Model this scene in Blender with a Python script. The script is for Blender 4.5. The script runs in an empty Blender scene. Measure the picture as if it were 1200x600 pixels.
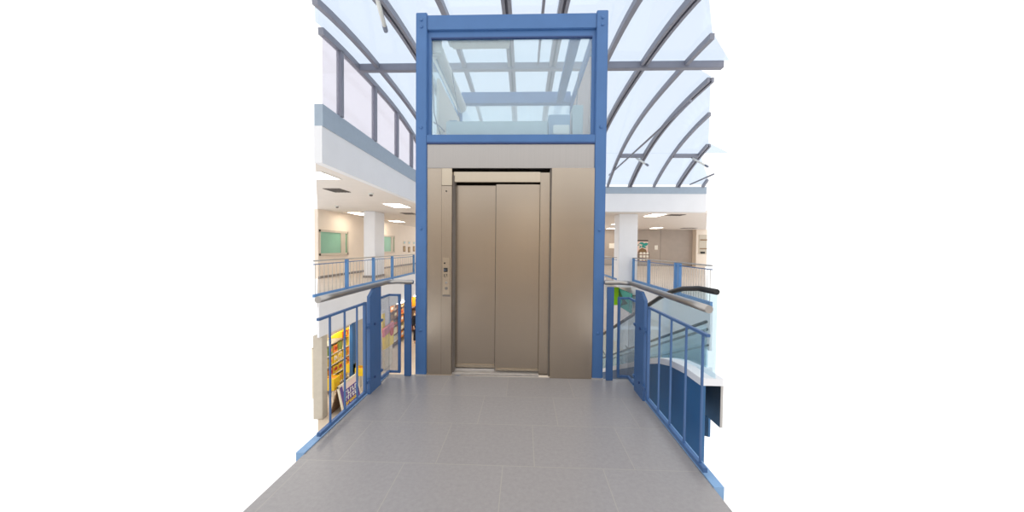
import bpy, bmesh, math, random
from mathutils import Vector, Matrix
random.seed(11)
SC = bpy.context.scene
COL = SC.collection
ORIG = {}

# ------------------------------------------------------------------ materials
def srgb(r, g, b):
    f = lambda c: (c / 255 / 12.92) if c / 255 <= .04045 else ((c / 255 + .055) / 1.055) ** 2.4
    return (f(r), f(g), f(b), 1)

def mat(name, rgb, rough=.5, metal=0., var=.0, scale=8., bump=0., spec=.5, stretch=None, coat=0.):
    m = bpy.data.materials.new(name); m.use_nodes = True
    nt = m.node_tree; b = nt.nodes['Principled BSDF']
    c = srgb(*rgb)
    b.inputs['Base Color'].default_value = c
    b.inputs['Roughness'].default_value = rough
    b.inputs['Metallic'].default_value = metal
    b.inputs['Specular IOR Level'].default_value = spec
    b.inputs['Coat Weight'].default_value = coat
    if var or bump:
        tc = nt.nodes.new('ShaderNodeTexCoord'); mp = nt.nodes.new('ShaderNodeMapping')
        if stretch: mp.inputs['Scale'].default_value = stretch
        nz = nt.nodes.new('ShaderNodeTexNoise'); nz.inputs['Scale'].default_value = scale
        nz.inputs['Detail'].default_value = 5
        nt.links.new(tc.outputs['Object'], mp.inputs['Vector']); nt.links.new(mp.outputs['Vector'], nz.inputs['Vector'])
        if var:
            rp = nt.nodes.new('ShaderNodeValToRGB')
            lo = [max(0, x * (1 - var)) for x in c[:3]] + [1]; hi = [min(1, x * (1 + var)) for x in c[:3]] + [1]
            rp.color_ramp.elements[0].color = lo; rp.color_ramp.elements[1].color = hi
            rp.color_ramp.elements[0].position = .3; rp.color_ramp.elements[1].position = .7
            nt.links.new(nz.outputs['Fac'], rp.inputs['Fac']); nt.links.new(rp.outputs['Color'], b.inputs['Base Color'])
        if bump:
            bp = nt.nodes.new('ShaderNodeBump'); bp.inputs['Strength'].default_value = bump; bp.inputs['Distance'].default_value = .01
            nt.links.new(nz.outputs['Fac'], bp.inputs['Height']); nt.links.new(bp.outputs['Normal'], b.inputs['Normal'])
    return m

def emis(name, rgb, strength):
    m = bpy.data.materials.new(name); m.use_nodes = True; nt = m.node_tree
    nt.nodes.clear(); o = nt.nodes.new('ShaderNodeOutputMaterial'); e = nt.nodes.new('ShaderNodeEmission')
    e.inputs['Color'].default_value = srgb(*rgb); e.inputs['Strength'].default_value = strength
    nt.links.new(e.outputs[0], o.inputs[0]); return m

def glass(name, tint, refl=.08, haze=0., hazecol=(.8, .85, .9), fres=.3):
    m = bpy.data.materials.new(name); m.use_nodes = True; nt = m.node_tree
    nt.nodes.clear(); o = nt.nodes.new('ShaderNodeOutputMaterial')
    t = nt.nodes.new('ShaderNodeBsdfTransparent'); t.inputs[0].default_value = (*tint, 1)
    g = nt.nodes.new('ShaderNodeBsdfGlossy'); g.inputs['Roughness'].default_value = .02
    lw = nt.nodes.new('ShaderNodeLayerWeight'); lw.inputs['Blend'].default_value = .25
    mu = nt.nodes.new('ShaderNodeMath'); mu.operation = 'MULTIPLY_ADD'; mu.inputs[1].default_value = fres; mu.inputs[2].default_value = refl
    nt.links.new(lw.outputs['Fresnel'], mu.inputs[0])
    mx = nt.nodes.new('ShaderNodeMixShader')
    base = t
    if haze:
        d = nt.nodes.new('ShaderNodeBsdfTranslucent'); d.inputs[0].default_value = (*hazecol, 1)
        d2 = nt.nodes.new('ShaderNodeBsdfDiffuse'); d2.inputs[0].default_value = (*hazecol, 1)
        a2 = nt.nodes.new('ShaderNodeMixShader'); a2.inputs[0].default_value = .5
        nt.links.new(d.outputs[0], a2.inputs[1]); nt.links.new(d2.outputs[0], a2.inputs[2])
        hz = nt.nodes.new('ShaderNodeMixShader'); hz.inputs[0].default_value = haze
        nt.links.new(t.outputs[0], hz.inputs[1]); nt.links.new(a2.outputs[0], hz.inputs[2]); base = hz
    nt.links.new(mu.outputs[0], mx.inputs[0]); nt.links.new(base.outputs[0], mx.inputs[1]); nt.links.new(g.outputs[0], mx.inputs[2])
    nt.links.new(mx.outputs[0], o.inputs[0]); return m

def steel(name, rgb, rough):
    m = mat(name, rgb, rough, 1.0)
    nt = m.node_tree; b = nt.nodes['Principled BSDF']
    tc = nt.nodes.new('ShaderNodeTexCoord')
    # faint brushed grain running up the sheet, in the tone only
    mp2 = nt.nodes.new('ShaderNodeMapping'); mp2.inputs['Scale'].default_value = (90, 90, .6)
    n2 = nt.nodes.new('ShaderNodeTexNoise'); n2.inputs['Scale'].default_value = 2
    c = srgb(*rgb); rp = nt.nodes.new('ShaderNodeValToRGB')
    rp.color_ramp.elements[0].color = (c[0] * .93, c[1] * .93, c[2] * .93, 1); rp.color_ramp.elements[1].color = (c[0] * 1.05, c[1] * 1.05, c[2] * 1.05, 1)
    nt.links.new(tc.outputs['Object'], mp2.inputs[0]); nt.links.new(mp2.outputs[0], n2.inputs[0])
    nt.links.new(n2.outputs['Fac'], rp.inputs['Fac']); nt.links.new(rp.outputs['Color'], b.inputs['Base Color'])
    return m

def tile_mat(name, rgb, grout, row_h, col_w, off, y0, x0, gw, rough, vrow=True):
    """floor tiles laid in rows along Y, joints shifted row by row"""
    m = mat(name, rgb, rough); nt = m.node_tree; b = nt.nodes['Principled BSDF']; L = nt.links.new
    N = nt.nodes.new
    def M(op, a, bb=None, c=None):
        n = N('ShaderNodeMath'); n.operation = op
        for i, v in enumerate((a, bb, c)):
            if v is None: continue
            if isinstance(v, (int, float)): n.inputs[i].default_value = v
            else: L(v, n.inputs[i])
        return n.outputs[0]
    tc = N('ShaderNodeTexCoord'); sp = N('ShaderNodeSeparateXYZ'); L(tc.outputs['Object'], sp.inputs[0])
    v = M('DIVIDE', M('SUBTRACT', sp.outputs['Y'], y0), row_h)
    row = M('FLOOR', v); fv = M('FRACT', v)
    u = M('DIVIDE', M('SUBTRACT', M('SUBTRACT', sp.outputs['X'], x0), M('MULTIPLY', row, off)), col_w)
    fu = M('FRACT', u); cu = M('FLOOR', u)
    dv = M('MULTIPLY', M('MINIMUM', fv, M('SUBTRACT', 1, fv)), row_h)
    du = M('MULTIPLY', M('MINIMUM', fu, M('SUBTRACT', 1, fu)), col_w)
    d = M('MINIMUM', du, dv)
    g = M('LESS_THAN', d, gw / 2)
    cb = N('ShaderNodeCombineXYZ'); L(row, cb.inputs[0]); L(cu, cb.inputs[1])
    wn = N('ShaderNodeTexWhiteNoise'); L(cb.outputs[0], wn.inputs['Vector'])
    nz = N('ShaderNodeTexNoise'); nz.inputs['Scale'].default_value = 38; nz.inputs['Detail'].default_value = 8; nz.inputs['Roughness'].default_value = .7
    L(tc.outputs['Object'], nz.inputs[0])
    t = M('ADD', M('MULTIPLY', wn.outputs['Value'], .07), M('MULTIPLY', nz.outputs['Fac'], .45))
    br = M('ADD', .74, t)
    c1 = N('ShaderNodeVectorMath'); c1.operation = 'SCALE'; c1.inputs[0].default_value = srgb(*rgb)[:3]; L(br, c1.inputs['Scale'])
    mx = N('ShaderNodeMix'); mx.data_type = 'RGBA'; L(g, mx.inputs[0]); L(c1.outputs[0], mx.inputs[6]); mx.inputs[7].default_value = srgb(*grout)
    L(mx.outputs[2], b.inputs['Base Color'])
    return m

BLUE = mat('blue_paint_shaded', (66, 102, 151), .45, var=.05, scale=5)  # railing blue, darkened for the shade the fin posts stand in
BLUE_LIT = mat('blue_paint_lit', (72, 114, 168), .45, var=.05, scale=5)  # lit copy of the railing blue, light difference put into the colour
BLUE2 = mat('blue_paint_bright', (84, 134, 188), .5, var=.05, scale=5)
BLUE3 = mat('lit_blue_metal', (126, 166, 208), .4, var=.05, scale=5)  # paled to hold the light reflected by the flange top
BLUED = mat('blue_cladding', (38, 92, 138), .5, var=.08, scale=3)
STEEL = steel('brushed_steel', (184, 172, 157), .27)
STEELH = steel('brushed_steel_header', (174, 170, 167), .32)
STEELL = steel('brushed_steel_light', (200, 188, 170), .26)
PIPE = mat('handrail_steel', (176, 172, 168), .38, 1., var=.05)
DARKGAP = mat('dark_gap', (40, 38, 36), .7, var=.1)
GAPSHADE = mat('gap_shade_brown', (72, 62, 52), .7, var=.1)  # dark brown puts the shadow above the lintel into the colour
SILL = mat('sill_aluminium', (205, 200, 196), .45, .6, var=.06, scale=20)
FLOOR = tile_mat('grey_floor_tiles', (152, 148, 148), (166, 160, 154), .495, .620, .197, 2.588, .277, .005, .33)
LFLOOR = tile_mat('pale_floor_tiles', (222, 205, 184), (196, 180, 160), .6, .6, 0, 0, 0, .008, .35)
GFLOOR = tile_mat('gallery_floor_tiles', (205, 192, 180), (180, 168, 156), .6, .6, .2, 0, 0, .008, .40)
WHITE = mat('white_paint', (232, 232, 234), .6, var=.02, scale=2)
CEIL = mat('ceiling_white', (226, 218, 210), .8, var=.02, scale=3)
CREAM = mat('cream_wall', (236, 222, 206), .7, var=.02, scale=2)
TAUPE = mat('taupe_wall', (176, 164, 154), .6, var=.04, scale=3)
GUTTER = mat('grey_gutter', (160, 174, 188), .5, .1, var=.03)
RIB = mat('grey_roof_metal', (134, 136, 148), .45, .2, var=.04)
RIBD = mat('dark_joint', (86, 88, 102), .6, var=.05)
GASKET = mat('gasket', (44, 70, 120), .5, var=.05)
ROOFGL = glass('roof_glass', (.80, .85, .915), .01, .05, (.9, .95, 1.), .10)
GABGL = glass('gable_glass', (.83, .82, .86), .01, .12, (.95, .94, 1.), .10)
ELGL = glass('lift_glass', (.95, .992, 1.), .11, .13, (.62, .84, 1.), .15)  # blue haze puts the sky's reflection into the glass colour
ESGL = glass('escalator_glass', (.87, .945, .98), .03, .05, (.55, .80, .92), .15)
RAILGL = glass('railing_glass', (.87, .89, .92), .04, .12, (.45, .50, .58), .2)
BLACK = mat('black_rubber', (26, 28, 30), .45, var=.1)
LIGHT = emis('lamp_diffuser', (255, 244, 226), 9.)
LAMPW = mat('lamp_frame', (238, 236, 232), .5, var=.01)
VENT = mat('vent_grey', (120, 112, 106), .6, var=.05)
GREENGL = mat('green_screen_glass', (120, 172, 140), .25, var=.12, scale=.8)
FRAMEW = mat('window_frame_beige', (198, 186, 168), .5, var=.03)
SKIRT = mat('skirting_grey', (140, 134, 130), .6, var=.04)
PAPER = mat('paper', (238, 234, 224), .8, var=.03)
TAN = mat('tan_print', (186, 158, 120), .7, var=.25, scale=25)
BROWN = mat('brown_print', (140, 110, 78), .7, var=.35, scale=30)
BOXGREY = mat('control_box_grey', (176, 194, 200), .5, var=.04)
BOXBLUE = mat('control_box_blue', (140, 168, 196), .5, var=.04)
OFFW = mat('off_white_plastic', (228, 230, 226), .5, var=.03)
GREYEND = mat('grey_plastic', (122, 128, 144), .5, var=.05)
YELLOW = mat('yellow', (250, 206, 30), .5, var=.05, scale=6)
ORANGE = mat('orange', (240, 150, 30), .5, var=.08, scale=6)
RED = mat('red', (205, 52, 40), .5, var=.08)
PINK = mat('pink', (220, 120, 130), .6, var=.1)
PURPLE = mat('purple', (98, 70, 140), .55, var=.05)
LIME = mat('lime', (160, 214, 20), .5, var=.06)
TEAL = mat('teal', (34, 150, 140), .5, var=.1, scale=3)
DKGREEN = mat('dark_green', (22, 66, 52), .5, var=.15)
WOOD = mat('shelf_wood', (120, 80, 52), .6, var=.15, scale=9)
SHELFW = mat('shelf_white', (226, 214, 190), .6, var=.04)
BEIGE = mat('beige_pillar', (190, 180, 164), .6, var=.04)
PALE = mat('pale_board', (232, 206, 196), .6, var=.03)

# ------------------------------------------------------------------ mesh builder
class MB:
    def __init__(s): s.bm = bmesh.new()
    def box(s, x0, x1, y0, y1, z0, z1, bevel=0.):
        r = bmesh.ops.create_cube(s.bm, size=1)
        for v in r['verts']:
            v.co = Vector(((x0 + x1) / 2 + v.co.x * (x1 - x0), (y0 + y1) / 2 + v.co.y * (y1 - y0), (z0 + z1) / 2 + v.co.z * (z1 - z0)))
        if bevel:
            es = list({e for v in r['verts'] for e in v.link_edges})
            bmesh.ops.bevel(s.bm, geom=es, offset=min(bevel, .45 * min(abs(x1 - x0), abs(y1 - y0), abs(z1 - z0))), segments=2, affect='EDGES', clamp_overlap=True)
        return s
    def prism(s, pts, axis, a, b):
        """polygon in the plane normal to axis (0=x: pts are (y,z); 1=y: (x,z); 2=z: (x,y)), extruded a..b"""
        def P(p, t): return {0: (t, p[0], p[1]), 1: (p[0], t, p[1]), 2: (p[0], p[1], t)}[axis]
        va = [s.bm.verts.new(P(p, a)) for p in pts]; vb = [s.bm.verts.new(P(p, b)) for p in pts]
        n = len(pts)
        s.bm.faces.new(va); s.bm.faces.new(vb[::-1])
        for i in range(n): s.bm.faces.new((va[i], vb[i], vb[(i + 1) % n], va[(i + 1) % n]))
        return s
    def sweep(s, path, section, closed=True):
        """section points (dx, dn) placed along a path lying in a Y-Z plane: dx along X, dn along the path normal"""
        rings = []
        n = len(path)
        for i, p in enumerate(path):
            a = Vector(path[max(0, i - 1)]); b = Vector(path[min(n - 1, i + 1)])
            t = (b - a).normalized(); nrm = Vector((0, -t.z, t.y))
            rings.append([s.bm.verts.new((p[0] + dx, p[1] + nrm.y * dn, p[2] + nrm.z * dn)) for dx, dn in section])
        k = len(section)
        for i in range(n - 1):
            for j in range(k):
                s.bm.faces.new((rings[i][j], rings[i][(j + 1) % k], rings[i + 1][(j + 1) % k], rings[i + 1][j]))
        s.bm.faces.new(rings[0][::-1]); s.bm.faces.new(rings[-1])
        return s
    def tube(s, path, r, seg=14):
        path = [Vector(p) for p in path]; rings = []; n = len(path)
        rr = r if isinstance(r, (list, tuple)) else [r] * n
        up = None
        for i, p in enumerate(path):
            t = (path[min(n - 1, i + 1)] - path[max(0, i - 1)]).normalized()
            if up is None:
                up = t.orthogonal().normalized()
            up = (up - t * up.dot(t)).normalized(); sd = t.cross(up)
            rings.append([s.bm.verts.new(p + (up * math.cos(2 * math.pi * j / seg) + sd * math.sin(2 * math.pi * j / seg)) * rr[i]) for j in range(seg)])
        for i in range(n - 1):
            for j in range(seg):
                f = s.bm.faces.new((rings[i][j], rings[i][(j + 1) % seg], rings[i + 1][(j + 1) % seg], rings[i + 1][j])); f.smooth = True
        s.bm.faces.new(rings[0][::-1]); s.bm.faces.new(rings[-1])
        return s
    def quad(s, a, b, c, d, th, n):
        n = Vector(n).normalized() * th
        va = [s.bm.verts.new(Vector(p)) for p in (a, b, c, d)]; vb = [s.bm.verts.new(Vector(p) + n) for p in (a, b, c, d)]
        s.bm.faces.new(va); s.bm.faces.new(vb[::-1])
        for i in range(4): s.bm.faces.new((va[i], vb[i], vb[(i + 1) % 4], va[(i + 1) % 4]))
        return s
    def build(s, name, m, parent=None, at=None, label=None):
        bmesh.ops.recalc_face_normals(s.bm, faces=s.bm.faces)
        o0 = Vector(ORIG[parent]) if parent is not None else Vector(at or (0, 0, 0))
        for v in s.bm.verts: v.co -= o0
        me = bpy.data.meshes.new(name); s.bm.to_mesh(me); s.bm.free(); me.materials.append(m)
        o = bpy.data.objects.new(name, me); COL.objects.link(o)
        if parent is not None: o.parent = parent
        else: o.location = o0
        ORIG[o] = tuple(o0)
        if label: o['label'] = label
        return o

def tag(o, label, cat, group=None, kind=None):
    o['label'] = label; o['category'] = cat
    if group: o['group'] = group
    if kind: o['kind'] = kind
    return o

def thing(name, loc, label, cat, group=None, kind=None):
    o = bpy.data.objects.new(name, None); COL.objects.link(o); o.location = loc; ORIG[o] = tuple(loc)
    o.empty_display_size = .1
    return tag(o, label, cat, group, kind)

def struct(mb, name, m, label, cat, at=(0, 0, 0)):
    return tag(mb.build(name, m, None, at), label, cat, None, 'structure')

def copy_tree(o, loc, parent=None):
    c = o.copy(); COL.objects.link(c)
    if parent is None: c.location = loc; ORIG[c] = tuple(loc)
    else: c.parent = parent
    for ch in list(o.children): copy_tree(ch, None, c)
    return c

def text(body, size, m, parent, loc, rot, name='lettering', align='CENTER', ext=.004, bold=0.):
    cu = bpy.data.curves.new(name, 'FONT'); cu.body = body; cu.size = size; cu.align_x = align; cu.align_y = 'CENTER'
    cu.extrude = ext; cu.offset = bold
    o = bpy.data.objects.new(name, cu); COL.objects.link(o); cu.materials.append(m)
    me = bpy.data.meshes.new_from_object(o.evaluated_get(bpy.context.evaluated_depsgraph_get()))
    bpy.data.objects.remove(o); bpy.data.curves.remove(cu)
    o = bpy.data.objects.new(name, me); COL.objects.link(o)
    if not me.materials: me.materials.append(m)
    o.parent = parent
    p = Vector(loc) - Vector(ORIG[parent])
    o.location = p; o.rotation_euler = rot
    return o

# how far to either side the hall is built: it widens with the distance (metres)
KL, KR = -.611, .521
def slab(x0, x1, y0, y1, z0, z1):
    """a level slab x0..x1, y0..y1 whose outer edge runs along the limit of the built hall"""
    poly = [(x0, y0), (x1, y0), (x1, y1), (x0, y1)]
    for k, sgn in ((KL, 1), (KR, -1)):
        out = []
        f = lambda p: sgn * (p[0] - k * p[1]) + .06
        for i, p in enumerate(poly):
            q = poly[(i + 1) % len(poly)]; fp, fq = f(p), f(q)
            if fp >= 0: out.append(p)
            if fp * fq < 0:
                t = fp / (fp - fq); out.append((p[0] + (q[0] - p[0]) * t, p[1] + (q[1] - p[1]) * t))
        poly = out
    return MB().prism(poly, 2, z0, z1)

# ------------------------------------------------------------------ camera
H = 1.363
yaw, pitch, roll, F = .0339, .0254, .0091, 400.
cy, sy, cp, sp_ = math.cos(yaw), math.sin(yaw), math.cos(pitch), math.sin(pitch)
fw = Vector((-sy * cp, cy * cp, -sp_)); rt = Vector((cy, sy, 0)); upv = rt.cross(fw)
r2 = rt * math.cos(roll) + upv * math.sin(roll); u2 = -rt * math.sin(roll) + upv * math.cos(roll)
cam = bpy.data.cameras.new('camera'); co = bpy.data.objects.new('camera', cam); COL.objects.link(co)
cam.sensor_width = 36; cam.lens = 36 * F / 1200; cam.clip_start = .05; cam.clip_end = 200
Mx = Matrix.Identity(4)
for i in range(3):
    Mx[i][0] = r2[i]; Mx[i][1] = u2[i]; Mx[i][2] = -fw[i]
Mx[2][3] = H
co.matrix_world = Mx
SC.camera = co

# ------------------------------------------------------------------ sky: bright overcast
w = bpy.data.worlds.new('overcast'); SC.world = w; w.use_nodes = True
bg = w.node_tree.nodes['Background']; bg.inputs[0].default_value = (1., 1., 1., 1); bg.inputs[1].default_value = 1.06
SC.view_settings.view_transform = 'Standard'; SC.view_settings.look = 'None'
SC.view_settings.exposure = .35; SC.view_settings.gamma = 1.; SC.view_settings.use_curve_mapping = False

# ------------------------------------------------------------------ bridge
E = 3.547
struct(MB().box(-1.42, 1.098, -2.4, 3.56, -.22, 0), 'floor', FLOOR, 'grey tiled bridge floor in front of the lift', 'floor')
struct(MB().box(-1.475, -1.42, 2.15, 3.565, -.24, .008), 'trim_1', BLUE3, 'blue metal edge along the bridge floor on the shop side', 'floor edge')
struct(MB().box(1.098, 1.155, 1.95, 3.565, -.24, .008), 'trim_2', BLUE3, 'blue metal edge along the bridge floor on the escalator side', 'floor edge')

# ------------------------------------------------------------------ lift
el = thing('elevator', (-.15, E, 0), 'brushed steel lift with blue steel frame and glass head at the end of the bridge', 'lift')
XL, XR, ZT = -1.135, .835, 3.776
B = E + 1.95
def post(x0, x1, y0, y1, zb):
    return MB().box(x0, x1, y0, y1, zb, ZT, .006).build('frame_post', BLUE_LIT, el)
pl = post(XL, -1.02, E, E + .13, -.0); pr = post(.72, XR, E, E + .13, -.0)
post(XL, -1.02, B, B + .12, -3.6); post(.72, XR, B, B + .12, -3.6)
for p, xa, xb in ((pl, XL, -1.02), (pr, .72, XR)):
    xc = (xa + xb) / 2
    for z in (3.70, 3.63, 2.60, 1.55, .48):
        MB().tube([(xc, E + .002, z), (xc, E - .006, z), (xc, E - .012, z)], [.016, .016, .009], 10).build('bolt', BLUE_LIT, p)
for p, xa, xb in ((pl, XL, -1.02), (pr, .72, XR)):
    MB().box(xa - .004, xb + .004, E - .012, E + .02, 0, .012).build('base_plate', SILL, p)
MB().box(-1.02, .72, E + .012, E + .12, 3.604, 3.756, .005).build('top_beam', BLUE_LIT, el)
MB().box(-1.02, .72, B, B + .12, 3.66, 3.84, .005).build('top_beam', BLUE_LIT, el)
MB().box(XL + .01, -1.03, E + .13, B, 3.60, 3.756, .005).build('top_beam', BLUE_LIT, el)
MB().box(.73, XR - .01, E + .13, B, 3.60, 3.756, .005).build('top_beam', BLUE_LIT, el)
MB().box(.49, .60, E + .13, B, 3.64, 3.72, .004).build('hoisting_beam', BLUE_LIT, el)
MB().box(-1.02, .72, E + .0, E + .10, 2.448, 2.527, .004).build('transom', BLUE_LIT, el)
MB().box(-1.02, .72, E + .004, E + .10, 2.434, 2.448).build('gasket', GASKET, el)
MB().box(-1.02, .72, B, B + .10, 2.448, 2.527, .004).build('transom', BLUE_LIT, el)
# glazing stops
g = MB().box(-1.02, .72, E + .04, E + .09, 3.540, 3.604).box(-1.02, -.985, E + .04, E + .09, 2.527, 3.54).box(.685, .72, E + .04, E + .09, 2.527, 3.54).build('glazing_frame', BLUE_LIT, el)
MB().box(-.985, .685, E + .036, E + .06, 3.528, 3.542).build('gasket', GASKET, g)
MB().box(-.988, .688, E + .060, E + .068, 2.52, 3.545).build('front_glass', ELGL, el)
MB().box(-1.02, .72, B + .05, B + .058, 2.52, 3.66).build('rear_glass', ELGL, el)
MB().box(-1.085, -1.077, E + .13, B, 2.527, 3.60).build('side_glass', ELGL, el)
MB().box(.775, .783, E + .13, B, 2.527, 3.60).build('side_glass', ELGL, el)
MB().box(-1.09, -1.07, E + .13, B, -3.6, 2.5).build('side_cladding', STEEL, el)
MB().box(.77, .79, E + .13, B, -3.6, 2.5).build('side_cladding', STEEL, el)
MB().box(-1.02, .72, B + .04, B + .06, -3.6, 2.45).build('rear_cladding', STEEL, el)
MB().box(-1.02, .72, E + .34, E + .36, 0, 2.44).build('landing_backing', GAPSHADE, el)
# front cladding
MB().box(-1.02, .72, E + .02, E + .06, 2.186, 2.434, .002).build('header_panel', STEELH, el)
MB().box(-1.02, -.8655, E + .022, E + .06, 0.004, 2.184, .002).build('cladding_panel', STEEL, el)
cpn = MB().box(-.8635, -.757, E + .018, E + .20, 0.004, 2.001, .002).build('control_column', STEEL, el)
MB().box(-.8635, -.757, E + .020, E + .20, 2.006, 2.184, .002).build('column_cap', STEELL, el)
MB().box(-.757, -.742, E + .06, E + .20, 0.004, 2.12).build('reveal_strip', VENT, el)
MB().box(.282, .72, E - .006, E + .06, -.0, 2.184, .003).build('cladding_panel', STEEL, el)
MB().box(.170, .270, E + .062, E + .22, 0.004, 2.15, .003).build('door_jamb', STEEL, el)
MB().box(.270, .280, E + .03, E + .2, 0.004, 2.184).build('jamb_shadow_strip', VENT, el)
MB().box(-.752, .170, E + .075, E + .20, 2.052, 2.160, .004).build('door_lintel', STEELL, el)
dl_ = MB().box(-.760, -.283, E + .160, E + .185, .036, 2.030, .002).build('door_leaf', STEEL, el, label='narrow door leaf set further back')
dr_ = MB().box(-.300, .168, E + .118, E + .145, .026, 2.036, .002).build('door_leaf', STEEL, el, label='door leaf sliding in front')
MB().box(-.304, -.300, E + .117, E + .146, .026, 2.03).build('leaf_shadow_line', DARKGAP, dr_)  # dark strip stands for the line and shadow between the leaves
MB().box(-.744, -.302, E + .150, E + .161, .046, .074).build('kick_strip', STEELL, dl_)
MB().box(-.282, .160, E + .110, E + .119, .032, .050).build('kick_strip', STEELL, dr_)
MB().box(-.752, .17, E + .03, E + .34, -.002, .012).box(-.752, .17, E + .055, E + .062, .012, .017).box(-.752, .17, E + .150, E + .2, .012, .030).build('door_sill', SILL, el)
# call panel
cp_ = MB().box(-.848, -.773, E + .010, E + .020, .858, 1.250, .003).build('call_panel', STEELL, el)
MB().box(-.838, -.796, E + .005, E + .012, 1.098, 1.140, .002).build('display', BLACK, cp_)
MB().box(-.832, -.826, E + .003, E + .006, 1.108, 1.130).box(-.822, -.808, E + .003, E + .006, 1.116, 1.121).build('display_digit', GREYEND, cp_)
MB().tube([(-.828, E + .012, 1.19), (-.828, E + .004, 1.19)], .009, 10).build('key_switch', DARKGAP, cp_)
for dx, z, r_ in ((-.826, 1.058, .0), (-.81, .985, .013), (-.81, .925, .015)):
    if r_: MB().tube([(dx, E + .012, z), (dx, E + .005, z), (dx, E + .003, z)], [r_, r_, r_ * .8], 14).build('call_button', VENT if z < .95 else STEELH, cp_)
n_ = MB()
for (xa, za, xb, zb) in ((-.838, 1.075, -.822, 1.052), (-.822, 1.075, -.838, 1.052), (-.812, 1.078, -.800, 1.046), (-.800, 1.078, -.806, 1.066), (-.834, 1.048, -.815, 1.040)):
    n_.tube([(xa, E + .009, za), (xb, E + .009, zb)], .0022, 6)
n_.build('pictogram', DARKGAP, cp_)
MB().tube([(-.815, E + .02, 1.945), (-.815, E + .010, 1.945)], .007, 10).build('screw', DARKGAP, cpn)
MB().box(-.850, -.770, E + .012, E + .020, .838, .856).build('panel_shadow_joint', VENT, cpn)
# inside the glass head
MB().box(-.84, .24, E + .10, E + .24, 2.50, 2.700, .006).build('door_operator', BOXGREY, el)
MB().box(.25, .48, E + .12, E + .30, 2.50, 2.775, .006).build('control_box', BOXBLUE, el)
MB().box(.505, .615, E + .12, E + .28, 2.50, 2.875, .006).build('control_box', BOXGREY, el)
MB().box(.30, .47, E + .10, E + .125, 2.56, 2.66, .006).build('junction_box', OFFW, el)
lf = MB().box(-.84, -.175, E + .14, E + .27, 3.57, 3.66, .008).build('light_fitting', OFFW, el)
MB().box(-.80, -.18, E + .15, E + .26, 3.545, 3.572, .004).build('light_diffuser', PAPER, lf)
tr = MB()
prof = []
for i in range(25):
    prof.append((-.975, E + .17 + i * .065, 3.50))
tr.tube(prof, [.075 + (.004 if i % 2 else 0) for i in range(25)], 20)
tr = tr.build('ribbed_duct', OFFW, el)
MB().box(-1.05, -.90, E + .11, E + .17, 3.42, 3.585, .01).build('duct_cap', OFFW, tr)
MB().box(-.98, -.965, E + .2, E + 1.7, 3.395, 3.41).build('guide_rail', GUTTER, el)
MB().box(-.90, -.80, E + .5, E + .62, 2.62, 2.86, .005).build('rail_bracket', BOXBLUE, el)
MB().box(-1.02, -.99, E + .4, E + 1.75, 2.55, 3.30, .004).build('pale_side_sheet', PAPER, el)
MB().box(.70, .715, E + .25, E + 1.8, 2.55, 3.45, .004).build('pale_side_sheet', PALE, el)  # pale pink sheet stands for the reflection in the side glass
for pts in (((-.985, E + .12, 3.05), (-.975, E + .12, 2.80), (-.94, E + .13, 2.66), (-.90, E + .14, 2.54)),
            ((-.98, E + .12, 2.70), (-.92, E + .13, 2.66), (-.86, E + .14, 2.60)),
            ((-.86, E + .5, 3.42), (-.82, E + .55, 3.1), (-.76, E + .6, 2.75))):
    MB().tube(pts, .006, 8).build('cable', GREYEND, el)
MB().tube([(.62, E + .5, 3.4), (.60, E + .5, 3.0), (.585, E + .45, 2.7)], .006, 8).build('cable', GREYEND, el)

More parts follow.
